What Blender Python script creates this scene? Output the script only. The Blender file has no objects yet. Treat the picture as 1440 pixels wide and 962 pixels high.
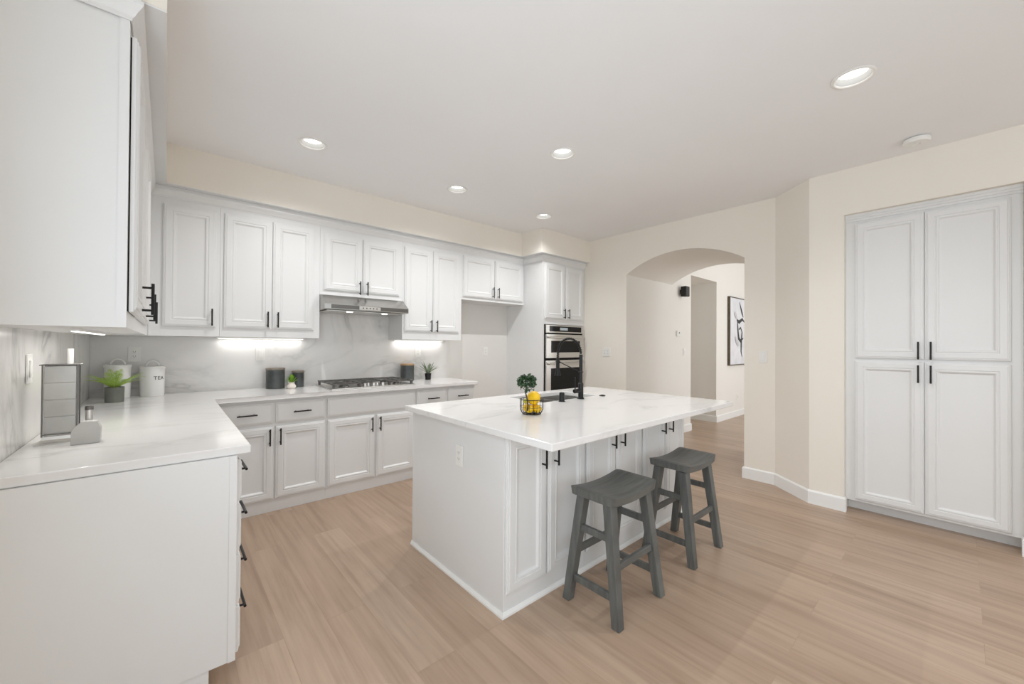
import bpy, bmesh, math, random
from mathutils import Vector, Matrix
random.seed(7)
PI = math.pi
SC = bpy.context.scene
COL = SC.collection

# ------------------------------------------------------------------ camera, world, lights, exposure
cam_d = bpy.data.cameras.new('camera'); cam = bpy.data.objects.new('camera', cam_d); COL.objects.link(cam)
CX, CY, CZ, YAW, PITCH, ROLL, FPX = 0.4232, -4.1358, 1.3132, -0.7201, 0.0072, 0.0064, 554.78
_f = Vector((-math.sin(YAW), math.cos(YAW), 0)); _r = Vector((math.cos(YAW), math.sin(YAW), 0)); _u = Vector((0, 0, 1))
_f2 = _f*math.cos(PITCH) + _u*math.sin(PITCH); _u2 = -_f*math.sin(PITCH) + _u*math.cos(PITCH)
_r3 = _r*math.cos(ROLL) + _u2*math.sin(ROLL); _u3 = -_r*math.sin(ROLL) + _u2*math.cos(ROLL)
M = Matrix((_r3, _u3, -_f2)).transposed().to_4x4(); M.translation = (CX, CY, CZ)
cam.matrix_world = M
cam_d.sensor_fit = 'HORIZONTAL'; cam_d.sensor_width = 36.0; cam_d.lens = FPX*36/1440
cam_d.clip_start = 0.05
SC.camera = cam

W = bpy.data.worlds.new('world'); SC.world = W; W.use_nodes = True
W.node_tree.nodes['Background'].inputs[0].default_value = (0.93, 0.97, 1.0, 1)
W.node_tree.nodes['Background'].inputs[1].default_value = 1.0
vs = SC.view_settings
vs.view_transform = 'Standard'; vs.look = 'None'; vs.gamma = 1.0; vs.use_curve_mapping = False
vs.exposure = 0.14
SC.cycles.use_denoising = True
SC.cycles.max_bounces = 10; SC.cycles.diffuse_bounces = 6
SC.cycles.sample_clamp_indirect = 6.0

def area(name, loc, rot, sx, sy, power, col=(1, 1, 1)):
    d = bpy.data.lights.new(name, 'AREA'); d.shape = 'RECTANGLE'; d.size = sx; d.size_y = sy
    d.energy = power; d.color = col
    o = bpy.data.objects.new(name, d); COL.objects.link(o); o.location = loc; o.rotation_euler = rot
    return o
# daylight through the sliding door and windows behind the camera
DAY = (0.79, 0.90, 1.0)
area('rear_door_daylight', (2.6, -8.30, 1.25), (PI/2, 0, 0), 3.4, 2.3, 25, DAY)
area('nook_window_daylight', (-0.03, -4.35, 1.45), (0, -PI/2, 0), 1.5, 2.6, 24, DAY)
area('nook_ceiling_fill', (-0.02, -4.35, 1.2), (0, -PI/2-0.7, 0), 1.0, 2.4, 14, DAY)  # upward fill added to brighten the ceiling
# unseen fill lights added to brighten the hall and its side passage
area('hall_fill', (8.0, -5.35, 1.7), (PI/2, 0, 0), 3.0, 2.4, 76, (0.93, 0.96, 1.0))
area('side_passage_fill', (7.07, 1.50, 1.3), (-PI/2, 0, 0), 0.8, 2.0, 9, (0.93, 0.96, 1.0))  # added to lift the opening's dark jamb; no window behind it
CAN_POWER = 34
STRIP_POWER = 0.6

# ------------------------------------------------------------------ materials
MATS = {}
def srgb(c):
    return tuple((x/255/12.92 if x/255 <= 0.04045 else ((x/255+0.055)/1.055)**2.4) for x in c)
def mat(name, col, rough=0.5, metal=0.0, emit=None, est=0.0, coat=0.0, alpha=None):
    m = bpy.data.materials.new(name); m.use_nodes = True
    b = m.node_tree.nodes['Principled BSDF']
    b.inputs['Base Color'].default_value = (*srgb(col), 1)
    b.inputs['Roughness'].default_value = rough; b.inputs['Metallic'].default_value = metal
    b.inputs['Coat Weight'].default_value = coat
    if emit:
        b.inputs['Emission Color'].default_value = (*srgb(emit), 1); b.inputs['Emission Strength'].default_value = est
    MATS[name] = m
    return m
def nodes(m): return m.node_tree.nodes, m.node_tree.links, m.node_tree.nodes['Principled BSDF']
def ramp(n, stops, interp='LINEAR'):
    r = n.new('ShaderNodeValToRGB'); r.color_ramp.interpolation = interp
    e = r.color_ramp.elements
    while len(e) < len(stops): e.new(0.5)
    for i, (p, c) in enumerate(stops):
        e[i].position = p; e[i].color = (*c, 1) if len(c) == 3 else c
    return r
def mottled(name, c1, c2, scale, rough, bump=0.0, bscale=200, metal=0.0, stretch=(1, 1, 1)):
    m = mat(name, c1, rough, metal); n, l, b = nodes(m)
    tc = n.new('ShaderNodeTexCoord'); mp = n.new('ShaderNodeMapping'); mp.inputs['Scale'].default_value = stretch
    l.new(tc.outputs['Object'], mp.inputs['Vector'])
    nz = n.new('ShaderNodeTexNoise'); nz.inputs['Scale'].default_value = scale; nz.inputs['Detail'].default_value = 5
    l.new(mp.outputs[0], nz.inputs['Vector'])
    r = ramp(n, [(0.3, srgb(c1)), (0.7, srgb(c2))]); l.new(nz.outputs['Fac'], r.inputs[0]); l.new(r.outputs[0], b.inputs['Base Color'])
    if bump:
        n2 = n.new('ShaderNodeTexNoise'); n2.inputs['Scale'].default_value = bscale; l.new(mp.outputs[0], n2.inputs['Vector'])
        bp = n.new('ShaderNodeBump'); bp.inputs['Strength'].default_value = bump; bp.inputs['Distance'].default_value = 0.001
        l.new(n2.outputs['Fac'], bp.inputs['Height']); l.new(bp.outputs[0], b.inputs['Normal'])
    return m
mottled('wall_paint', (236, 230, 219), (238, 232, 222), 2, 0.75, 0.25, 180)
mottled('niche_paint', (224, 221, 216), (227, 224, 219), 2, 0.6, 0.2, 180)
mottled('hall_paint', (232, 229, 222), (234, 231, 225), 2, 0.75, 0.2, 180)
mottled('ceiling_paint', (238, 238, 238), (240, 240, 240), 2, 0.85, 0.2, 160)
mottled('cabinet_paint', (226, 226, 225), (228, 228, 227), 3, 0.38)
mat('trim_paint', (238, 238, 236), 0.4)
mat('black_metal', (22, 22, 22), 0.38, 0.3)
mat('shade_and_housing_black', (18, 18, 17), 0.9)  # shade of the door gap as a colour; also the oven housing
mat('black_glass', (10, 11, 11), 0.12)
MATS['black_glass'].node_tree.nodes['Principled BSDF'].inputs['Specular IOR Level'].default_value = 0.28
mat('steel', (206, 204, 200), 0.28, 1.0)
mottled('brushed_steel', (204, 202, 198), (216, 214, 210), 6, 0.30, metal=1.0, stretch=(0.4, 1, 30))
mottled('hood_steel', (172, 170, 166), (184, 182, 178), 6, 0.26, metal=1.0, stretch=(0.4, 1, 30))
mat('dark_steel', (112, 110, 107), 0.35, 1.0)
mat('cast_iron', (96, 94, 91), 0.42, 0.5)
mat('white_plastic', (236, 235, 231), 0.35)
mat('slot_dark', (60, 58, 55), 0.6)
mat('enamel_white', (232, 231, 228), 0.25)
mat('letter_black', (70, 68, 66), 0.6)
mat('lamp_disc', (255, 255, 255), 0.5, emit=(255, 253, 248), est=3.5)
mat('baffle_grey', (170, 170, 168), 0.6)
mat('strip_disc', (255, 255, 255), 0.5, emit=(255, 252, 245), est=2.5)
mat('display_text', (120, 125, 125), 0.4, emit=(190, 200, 205), est=0.35)
mottled('fern_green', (140, 172, 60), (176, 202, 92), 30, 0.5)
mottled('leaf_green', (96, 150, 40), (150, 190, 60), 30, 0.5)
mottled('dark_leaf', (30, 58, 34), (62, 92, 56), 40, 0.4)
mottled('grey_leaf', (84, 102, 74), (128, 142, 112), 30, 0.5)
mottled('bark', (60, 50, 40), (92, 80, 66), 40, 0.8)
mottled('pot_grey', (104, 106, 99), (118, 120, 112), 12, 0.5)
mottled('lemon_peel', (236, 180, 20), (250, 208, 30), 14, 0.4, 0.6, 130)
mottled('lime_peel', (190, 190, 40), (214, 206, 50), 14, 0.4, 0.6, 130)
mottled('canister_dark', (58, 62, 62), (84, 88, 86), 10, 0.35)
mottled('light_wood', (176, 142, 104), (196, 160, 120), 8, 0.5, stretch=(1, 12, 1))
mottled('grey_wood_lid', (128, 118, 108), (146, 136, 124), 8, 0.5, stretch=(1, 12, 1))
mottled('stool_grey', (82, 83, 81), (106, 108, 105), 5, 0.42, stretch=(1, 9, 1))
mottled('holder_grey', (168, 166, 161), (184, 182, 177), 10, 0.32, metal=0.75)
mottled('block_grey', (182, 180, 176), (190, 188, 184), 10, 0.5)
mottled('vase_white', (226, 216, 204), (240, 234, 224), 20, 0.35)
mottled('soil', (50, 42, 34), (72, 60, 48), 60, 0.9)
mottled('frame_bronze', (84, 74, 58), (104, 94, 76), 14, 0.4, metal=0.4, stretch=(6, 1, 1))
mottled('canvas_white', (232, 233, 236), (214, 214, 218), 5, 0.7)
mottled('stroke_black', (36, 36, 38), (78, 78, 82), 18, 0.7)
mottled('stroke_pale', (186, 186, 188), (206, 206, 208), 18, 0.7)

def quartz(name, base, vein, seed, vscale, amt, rough, lo=0.42, wd=0.014):
    m = mat(name, base, rough); n, l, b = nodes(m)
    tc = n.new('ShaderNodeTexCoord'); mp = n.new('ShaderNodeMapping')
    mp.inputs['Location'].default_value = (seed, seed*0.7, seed*0.3); mp.inputs['Rotation'].default_value = (0.3, 0.5, 0.6)
    mp.inputs['Scale'].default_value = (0.75, 1.7, 1.0)
    l.new(tc.outputs['Object'], mp.inputs['Vector'])
    nz = n.new('ShaderNodeTexNoise'); nz.inputs['Scale'].default_value = vscale; nz.inputs['Detail'].default_value = 7
    nz.inputs['Roughness'].default_value = 0.55; nz.inputs['Distortion'].default_value = 0.7
    l.new(mp.outputs[0], nz.inputs['Vector'])
    s = n.new('ShaderNodeMath'); s.operation = 'SUBTRACT'; s.inputs[1].default_value = 0.5; l.new(nz.outputs['Fac'], s.inputs[0])
    a = n.new('ShaderNodeMath'); a.operation = 'ABSOLUTE'; l.new(s.outputs[0], a.inputs[0])
    r = ramp(n, [(0.0, (1, 1, 1)), (wd, (0.45, 0.45, 0.45)), (wd*4, (0, 0, 0))]); l.new(a.outputs[0], r.inputs[0])
    n2 = n.new('ShaderNodeTexNoise'); n2.inputs['Scale'].default_value = vscale*1.3; n2.inputs['Detail'].default_value = 2
    l.new(mp.outputs[0], n2.inputs['Vector'])
    r2 = ramp(n, [(lo, (0, 0, 0)), (lo+0.25, (1, 1, 1))]); l.new(n2.outputs['Fac'], r2.inputs[0])
    mu = n.new('ShaderNodeMath'); mu.operation = 'MULTIPLY'; l.new(r.outputs[0], mu.inputs[0]); l.new(r2.outputs[0], mu.inputs[1])
    mu2 = n.new('ShaderNodeMath'); mu2.operation = 'MULTIPLY'; mu2.inputs[1].default_value = amt; l.new(mu.outputs[0], mu2.inputs[0])
    mx = n.new('ShaderNodeMix'); mx.data_type = 'RGBA'
    mx.inputs['A'].default_value = (*srgb(base), 1); mx.inputs['B'].default_value = (*srgb(vein), 1)
    l.new(mu2.outputs[0], mx.inputs['Factor']); l.new(mx.outputs['Result'], b.inputs['Base Color'])
quartz('quartz_top', (228, 226, 224), (172, 170, 167), 3.1, 1.6, 0.5, 0.14)
quartz('quartz_splash', (230, 228, 225), (150, 148, 144), 8.4, 1.25, 0.62, 0.18, 0.36, 0.020)

def floor_mat():
    m = mat('oak_planks', (178, 158, 140), 0.36); n, l, b = nodes(m)
    tc = n.new('ShaderNodeTexCoord'); mp = n.new('ShaderNodeMapping'); mp.inputs['Rotation'].default_value = (0, 0, PI/2)
    mp.inputs['Location'].default_value = (0.3, 0.07, 0)
    l.new(tc.outputs['Object'], mp.inputs['Vector'])
    bk = n.new('ShaderNodeTexBrick'); bk.inputs['Scale'].default_value = 1.0
    bk.inputs['Brick Width'].default_value = 1.5; bk.inputs['Row Height'].default_value = 0.18
    bk.inputs['Mortar Size'].default_value = 0.0011; bk.inputs['Mortar Smooth'].default_value = 0.2
    bk.inputs['Color1'].default_value = (0, 0, 0, 1); bk.inputs['Color2'].default_value = (1, 1, 1, 1); bk.inputs['Mortar'].default_value = (0.5, 0.5, 0.5, 1)
    bk.offset = 0.37; bk.offset_frequency = 2
    l.new(mp.outputs[0], bk.inputs['Vector'])
    tone = ramp(n, [(0.0, srgb((170, 146, 126))), (0.5, srgb((178, 154, 133))), (1.0, srgb((185, 162, 142)))])
    l.new(bk.outputs['Color'], tone.inputs[0])
    mp2 = n.new('ShaderNodeMapping'); mp2.inputs['Scale'].default_value = (0.8, 16, 1); l.new(mp.outputs[0], mp2.inputs['Vector'])
    addv = n.new('ShaderNodeVectorMath'); addv.operation = 'ADD'; l.new(mp2.outputs[0], addv.inputs[0])
    sc = n.new('ShaderNodeVectorMath'); sc.operation = 'SCALE'; sc.inputs['Scale'].default_value = 9.0; l.new(bk.outputs['Color'], sc.inputs[0]); l.new(sc.outputs[0], addv.inputs[1])
    g = n.new('ShaderNodeTexNoise'); g.inputs['Scale'].default_value = 1.6; g.inputs['Detail'].default_value = 7; g.inputs['Roughness'].default_value = 0.62; g.inputs['Distortion'].default_value = 0.15
    l.new(addv.outputs[0], g.inputs['Vector'])
    gr = ramp(n, [(0.28, (0.78, 0.74, 0.70)), (0.5, (0.96, 0.95, 0.94)), (0.72, (1.08, 1.08, 1.08))]); l.new(g.outputs['Fac'], gr.inputs[0])
    mx = n.new('ShaderNodeMix'); mx.data_type = 'RGBA'; mx.blend_type = 'MULTIPLY'; mx.inputs['Factor'].default_value = 1.0
    l.new(tone.outputs[0], mx.inputs['A']); l.new(gr.outputs[0], mx.inputs['B'])
    mp3 = n.new('ShaderNodeMapping'); mp3.inputs['Scale'].default_value = (0.9, 3.0, 1); l.new(mp.outputs[0], mp3.inputs['Vector'])
    k = n.new('ShaderNodeTexNoise'); k.inputs['Scale'].default_value = 2.2; k.inputs['Detail'].default_value = 4; l.new(mp3.outputs[0], k.inputs['Vector'])
    kr = ramp(n, [(0.25, (0.80, 0.76, 0.73)), (0.55, (1, 1, 1))]); l.new(k.outputs['Fac'], kr.inputs[0])
    m3 = n.new('ShaderNodeMix'); m3.data_type = 'RGBA'; m3.blend_type = 'MULTIPLY'; m3.inputs['Factor'].default_value = 0.55
    l.new(mx.outputs['Result'], m3.inputs['A']); l.new(kr.outputs[0], m3.inputs['B'])
    m4 = n.new('ShaderNodeMix'); m4.data_type = 'RGBA'; m4.inputs['B'].default_value = (*srgb((132, 106, 86)), 1)
    mf = n.new('ShaderNodeMath'); mf.operation = 'MULTIPLY'; mf.inputs[1].default_value = 0.28; l.new(bk.outputs['Fac'], mf.inputs[0])
    l.new(mf.outputs[0], m4.inputs['Factor']); l.new(m3.outputs['Result'], m4.inputs['A']); l.new(m4.outputs['Result'], b.inputs['Base Color'])
floor_mat()

# ------------------------------------------------------------------ mesh helpers
class MB:
    def __init__(s): s.bm = bmesh.new()
    def box(s, x0, x1, y0, y1, z0, z1, bevel=0.0):
        v = [s.bm.verts.new(p) for p in ((x0,y0,z0),(x1,y0,z0),(x1,y1,z0),(x0,y1,z0),(x0,y0,z1),(x1,y0,z1),(x1,y1,z1),(x0,y1,z1))]
        fs = [s.bm.faces.new([v[i] for i in q]) for q in ((0,3,2,1),(4,5,6,7),(0,1,5,4),(1,2,6,5),(2,3,7,6),(3,0,4,7))]
        if bevel:
            es = list({e for f in fs for e in f.edges})
            bmesh.ops.bevel(s.bm, geom=es, offset=bevel, segments=2, profile=0.5, affect='EDGES')
        return s
    def hexa(s, pts):
        v = [s.bm.verts.new(p) for p in pts]
        for q in ((0,3,2,1),(4,5,6,7),(0,1,5,4),(1,2,6,5),(2,3,7,6),(3,0,4,7)): s.bm.faces.new([v[i] for i in q])
        return s
    def cyl(s, p0, p1, r, n=16, r2=None, caps=True):
        p0, p1 = Vector(p0), Vector(p1); d = (p1-p0).normalized(); r2 = r if r2 is None else r2
        a = d.orthogonal().normalized(); b = d.cross(a)
        A = [s.bm.verts.new(p0+(a*math.cos(t)+b*math.sin(t))*r) for t in [2*PI*i/n for i in range(n)]]
        B = [s.bm.verts.new(p1+(a*math.cos(t)+b*math.sin(t))*r2) for t in [2*PI*i/n for i in range(n)]]
        for i in range(n): s.bm.faces.new((A[i], A[(i+1) % n], B[(i+1) % n], B[i]))
        if caps: s.bm.faces.new(A[::-1]); s.bm.faces.new(B)
        return s
    def tube(s, pts, r, n=8):
        pts = [Vector(p) for p in pts]; rings = []; prev = None
        for i, p in enumerate(pts):
            d = (pts[min(i+1, len(pts)-1)]-pts[max(i-1, 0)]).normalized()
            if prev is None: a = d.orthogonal().normalized()
            else:
                a = prev-d*prev.dot(d); a = a.normalized() if a.length > 1e-6 else d.orthogonal().normalized()
            prev = a; b = d.cross(a); rr = r[i] if isinstance(r, (list, tuple)) else r
            rings.append([s.bm.verts.new(p+(a*math.cos(2*PI*k/n)+b*math.sin(2*PI*k/n))*rr) for k in range(n)])
        for A, B in zip(rings, rings[1:]):
            for k in range(n): s.bm.faces.new((A[k], A[(k+1) % n], B[(k+1) % n], B[k]))
        s.bm.faces.new(rings[0][::-1]); s.bm.faces.new(rings[-1])
        return s
    def ring(s, c, R, r, n=32, m=8, nrm=(0,0,1)):
        c = Vector(c); z = Vector(nrm).normalized(); a = z.orthogonal().normalized(); b = z.cross(a); rs = []
        for i in range(n):
            t = 2*PI*i/n; e = a*math.cos(t)+b*math.sin(t)
            rs.append([s.bm.verts.new(c+e*(R+r*math.cos(2*PI*k/m))+z*r*math.sin(2*PI*k/m)) for k in range(m)])
        for i in range(n):
            A, B = rs[i], rs[(i+1) % n]
            for k in range(m): s.bm.faces.new((A[k], B[k], B[(k+1) % m], A[(k+1) % m]))
        return s
    def lathe(s, prof, c=(0, 0, 0), n=32):
        c = Vector(c); rs = []
        for r, z in prof:
            if r < 1e-6: rs.append([s.bm.verts.new(c+Vector((0, 0, z)))])
            else: rs.append([s.bm.verts.new(c+Vector((r*math.cos(2*PI*i/n), r*math.sin(2*PI*i/n), z))) for i in range(n)])
        for A, B in zip(rs, rs[1:]):
            if len(A) == 1 and len(B) == 1: continue
            for i in range(n):
                j = (i+1) % n
                if len(A) == 1: s.bm.faces.new((A[0], B[j], B[i]))
                elif len(B) == 1: s.bm.faces.new((A[i], A[j], B[0]))
                else: s.bm.faces.new((A[i], A[j], B[j], B[i]))
        return s
    def prism(s, pts, d):
        """pts: list of 3-D points of a flat outline, swept by vector d"""
        d = Vector(d); A = [s.bm.verts.new(p) for p in pts]; B = [s.bm.verts.new(Vector(p)+d) for p in pts]
        n = len(pts)
        s.bm.faces.new(A[::-1]); s.bm.faces.new(B)
        for i in range(n): s.bm.faces.new((A[i], A[(i+1) % n], B[(i+1) % n], B[i]))
        return s
    def loops(s, loops):
        vs_ = [[s.bm.verts.new(p) for p in lp] for lp in loops]; n = len(vs_[0])
        for A, B in zip(vs_, vs_[1:]):
            for i in range(n): s.bm.faces.new((A[i], A[(i+1) % n], B[(i+1) % n], B[i]))
        s.bm.faces.new(vs_[0][::-1]); s.bm.faces.new(vs_[-1])
        return s
    def sphere(s, c, rx, ry, rz, seg=20):
        r = bmesh.ops.create_uvsphere(s.bm, u_segments=seg, v_segments=seg//2+2, radius=1.0)
        for v in r['verts']: v.co = Vector((v.co.x*rx+c[0], v.co.y*ry+c[1], v.co.z*rz+c[2]))
        return s
    def build(s, name, material, parent=None, loc=(0, 0, 0), rotz=0.0, smooth=False):
        bmesh.ops.recalc_face_normals(s.bm, faces=s.bm.faces[:])
        me = bpy.data.meshes.new(name); s.bm.to_mesh(me); s.bm.free()
        me.materials.append(MATS[material])
        o = bpy.data.objects.new(name, me); COL.objects.link(o)
        if smooth:
            for p in me.polygons: p.use_smooth = True
            if smooth == 'auto': me.set_sharp_from_angle(angle=math.radians(38))
        o.parent = parent; o.location = loc; o.rotation_euler = (0, 0, rotz)
        return o
def tag(o, label, cat, group=None):
    o['label'] = label; o['category'] = cat
    if group: o['group'] = group
    return o
def thing(name, label, cat, loc=(0, 0, 0), rotz=0.0, group=None):
    o = bpy.data.objects.new(name, None); o.empty_display_size = 0.1; COL.objects.link(o)
    o.location = loc; o.rotation_euler = (0, 0, rotz)
    return tag(o, label, cat, group)
def struct(o): o['kind'] = 'structure'; return o
def copy_tree(o, parent=None):
    c = o.copy(); COL.objects.link(c); c.parent = parent
    for ch in list(o.children): copy_tree(ch, c)
    return c

# ------------------------------------------------------------------ dimensions
H = 2.736            # kitchen ceiling
XA = 4.783           # arch wall
YL = -1.348          # wall plane on the far side of the arch and in the hall
XV = 5.97            # far face of the vault
ZS = 2.45            # soffit underside
YR = -8.4            # rear wall
HH = 3.7             # hall ceiling
CT = 0.914; CB = 0.881

# ------------------------------------------------------------------ the setting
MB().box(-0.15, 11.2, YR-0.15, 2.2, -0.08, 0).build('floor', 'oak_planks')['kind'] = 'structure'

lights_xy = [(1.195, -1.09), (2.416, -1.09), (3.547, -1.09), (2.624, -2.183), (3.137, -3.76), (1.25, -5.6), (3.137, -6.2)]
RH = 0.082
def ceiling():
    m = MB(); bm = m.bm
    xs = sorted({-0.15, 4.79} | {round(x+s*0.1, 4) for x, y in lights_xy for s in (-1, 1)})
    ys = sorted({YR-0.15, 0.15} | {round(y+s*0.1, 4) for x, y in lights_xy for s in (-1, 1)})
    cells = [(round(x-0.1, 4), round(y-0.1, 4), x, y) for x, y in lights_xy]
    for i in range(len(xs)-1):
        for j in range(len(ys)-1):
            x0, x1, y0, y1 = xs[i], xs[i+1], ys[j], ys[j+1]
            hit = None
            for cx0, cy0, x, y in cells:
                if x0 >= cx0-1e-5 and x1 <= cx0+0.2+1e-4 and y0 >= cy0-1e-5 and y1 <= cy0+0.2+1e-4: hit = (x, y)
            if hit is None:
                bm.faces.new([bm.verts.new(p) for p in ((x0, y0, H), (x0, y1, H), (x1, y1, H), (x1, y0, H))])
    n = 32
    for x, y in lights_xy:
        inn, out, up = [], [], []
        for k in range(n):
            t = 2*PI*k/n; c, s_ = math.cos(t), math.sin(t); q = 0.1/max(abs(c), abs(s_))
            inn.append(bm.verts.new((x+RH*c, y+RH*s_, H))); out.append(bm.verts.new((x+q*c, y+q*s_, H)))
            up.append(bm.verts.new((x+RH*c, y+RH*s_, H+0.09)))
        for k in range(n):
            j = (k+1) % n
            bm.faces.new((inn[k], inn[j], out[j], out[k])); bm.faces.new((inn[k], up[k], up[j], inn[j]))
        bm.faces.new(up)
    bm.faces.new([bm.verts.new(p) for p in ((-0.15, YR-0.15, H+0.12), (4.79, YR-0.15, H+0.12), (4.79, 0.15, H+0.12), (-0.15, 0.15, H+0.12))])
    return m
struct(ceiling().build('ceiling', 'ceiling_paint'))
struct(MB().box(XV-0.1, 11.2, YR-0.15, 2.2, HH, HH+0.1).build('ceiling', 'ceiling_paint'))

# walls
struct(MB().box(-0.15, XA+0.05, 0, 0.15, 0, H).build('wall_back', 'wall_paint'))
wl = MB()
wl.box(-0.15, 0, YR, -5.7, 0, H); wl.box(-0.15, 0, -3.0, 0, 0, H)
wl.box(-0.15, 0, -5.7, -3.0, 0, 0.68); wl.box(-0.15, 0, -5.7, -3.0, 2.25, H)
struct(wl.build('wall_left', 'wall_paint'))
wr = MB()
wr.box(-0.15, 0.8, YR-0.15, YR, 0, H); wr.box(4.4, 4.8, YR-0.15, YR, 0, H); wr.box(0.8, 4.4, YR-0.15, YR, 2.45, H)
struct(wr.build('wall_rear', 'wall_paint'))
# arch wall: one deep vault through the wall
aw = MB()
AY0, AY1, ASP, AAP = YL, -2.698, 2.206, 2.402
ch = abs(AY1-AY0)/2; rise = AAP-ASP; RR = (ch*ch+rise*rise)/(2*rise); ym = (AY0+AY1)/2
def arch_z(y): return AAP-RR+math.sqrt(max(RR*RR-(y-ym)**2, 0))
N = 28
ys_ = [AY0+(AY1-AY0)*i/N for i in range(N+1)]
outl = [(XA, 0.15, 0), (XA, 0.15, H+0.05)] + [(XA, -2.966, H+0.05), (XA, -2.966, 0), (XA, AY1, 0)] + [(XA, y, arch_z(y)) for y in ys_[::-1]] + [(XA, AY0, 0)]
# build in three watertight columns so that no face is concave
aw.box(XA, XV, YL, 0.15, 0, HH)
aw.box(XA, XV, -2.966, AY1, 0, HH)
for a, b in zip(ys_, ys_[1:]):
    aw.hexa([(XA, b, arch_z(b)), (XV, b, arch_z(b)), (XV, a, arch_z(a)), (XA, a, arch_z(a)), (XA, b, HH), (XV, b, HH), (XV, a, HH), (XA, a, HH)])
bmesh.ops.remove_doubles(aw.bm, verts=aw.bm.verts[:], dist=1e-5)
ob = struct(aw.build('wall_right', 'wall_paint')); ob.data.materials.append(MATS['hall_paint'])
for p_ in ob.data.polygons:
    if abs(p_.normal.x) < 0.5 or p_.center.x > XV-0.01: p_.material_index = 1
# angled return and pantry wall
XP = 4.506; YC = -3.286; PY0, PY1, PZ = -3.514, -4.400, 2.373
pw = MB()
pw.prism([(XA, -2.966, 0), (XP, YC, 0), (XP, PY0, 0), (XA+0.5, PY0, 0), (XA+0.5, -2.966, 0)], (0, 0, H+0.05))
pw.box(XP, XA+0.5, YR, PY1, 0, H+0.05)
pw.box(XP, XA+0.5, PY1, PY0, PZ, H+0.05)
pw.box(XP+0.62, XA+0.5, PY1, PY0, 0, PZ)
struct(pw.build('wall_pantry', 'wall_paint'))
# hall walls
hw = MB()
hw.box(XV, 6.58, YL, YL+0.12, 0, HH)
hw.box(6.58, 7.555, YL, YL+0.12, 2.42, HH)
hw.box(7.555, 11.2, YL, YL+0.12, 0, HH)
hw.box(6.46, 6.58, YL+0.12, 1.6, 0, HH); hw.box(7.555, 7.675, YL+0.12, 1.6, 0, HH); hw.box(6.46, 7.675, 1.6, 1.72, 0, HH)
hw.box(6.58, 7.555, YL+0.12, 1.6, 2.42, 2.52)
struct(hw.build('wall_hall', 'hall_paint'))
struct(MB().box(11.05, 11.2, YR, 2.2, 0, HH).build('wall_hall_end', 'hall_paint'))
h3 = MB(); h3.box(5.29, 6.3, -5.6, -5.45, 0, HH); h3.box(9.7, 11.2, -5.6, -5.45, 0, HH); h3.box(6.3, 9.7, -5.6, -5.45, 3.0, HH); h3.box(6.3, 9.7, -5.6, -5.45, 0, 0.4)
struct(h3.build('wall_hall_rear', 'hall_paint'))
# sliding door and windows out of view (frames and mullions)
fr = MB()
for x in (0.8, 2.57, 4.34): fr.box(x, x+0.06, YR-0.1, YR-0.04, 0, 2.45)
fr.box(0.8, 4.4, YR-0.1, YR-0.04, 2.39, 2.45); fr.box(0.8, 4.4, YR-0.1, YR-0.04, 0.0, 0.06)
struct(fr.build('door_1', 'trim_paint'))
fr = MB()
for y in (-5.7, -4.38, -3.06): fr.box(-0.1, -0.05, y, y+0.06, 0.68, 2.25)
fr.box(-0.1, -0.05, -5.7, -3.0, 0.68, 0.74); fr.box(-0.1, -0.05, -5.7, -3.0, 2.19, 2.25)
struct(fr.build('window_1', 'trim_paint'))

# soffits over the cabinets (painted boxes up to the ceiling)
sf = MB()
sf.box(0.0, 0.415, -2.34, -0.0, ZS, H); sf.box(0.415, 3.847, -0.419, 0, ZS, H); sf.box(3.847, XA, -0.773, 0, ZS, H)
bmesh.ops.remove_doubles(sf.bm, verts=sf.bm.verts[:], dist=1e-5)
struct(sf.build('wall_soffit', 'wall_paint'))
sf = MB(); sf.box(0.001, 0.4145, -2.339, -0.42, ZS-0.0062, ZS-0.0002); sf.box(0.001, 3.846, -0.4185, -0.001, ZS-0.0062, ZS-0.0002); sf.box(3.8475, XA-0.001, -0.7725, -0.001, ZS-0.0062, ZS-0.0002)
struct(sf.build('trim_4', 'cabinet_paint'))
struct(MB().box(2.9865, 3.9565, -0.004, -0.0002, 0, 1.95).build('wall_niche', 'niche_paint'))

# baseboards with a small eased top
def base_run(name, pts, h=0.112, t=0.014, mtl='trim_paint'):
    """pts: floor polyline on the wall face; board grows to the left of the walking direction"""
    m = MB(); P = [Vector((p[0], p[1], 0)) for p in pts]; off = []
    for i, p in enumerate(P):
        ns = []
        if i > 0: d = (p-P[i-1]).normalized(); ns.append(Vector((-d.y, d.x, 0)))
        if i < len(P)-1: d = (P[i+1]-p).normalized(); ns.append(Vector((-d.y, d.x, 0)))
        nn = sum(ns, Vector()).normalized(); off.append(nn/max(nn.dot(ns[0]), 0.3))
    lps = []
    for p, o in zip(P, off):
        lps.append([p+o*0.0005, p+o*t, p+o*t+Vector((0, 0, h-0.012)), p+o*(t*0.45)+Vector((0, 0, h)), p+o*0.0005+Vector((0, 0, h))])
    m.loops(lps)
    return struct(m.build(name, mtl))
base_run('baseboard_right', [(XP+0.03, PY0, 0), (XP, PY0), (XP, YC), (XA, -2.966), (XA, AY1+0.0), (XA+0.3, AY1)][::-1] if False else [(XA+0.6, AY1), (XA, AY1), (XA, -2.966), (XP, YC), (XP, PY0), (XP+0.03, PY0)][::-1])
base_run('baseboard_pantry', [(XP+0.03, PY1), (XP, PY1), (XP, YR+0.02)][::-1])
base_run('baseboard_passage', [(6.58, YL+0.9), (6.58, YL), (XA, YL), (XA, -0.80)])
base_run('baseboard_hall', [(11.04, YL), (7.555, YL), (7.555, 1.58)])

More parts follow.
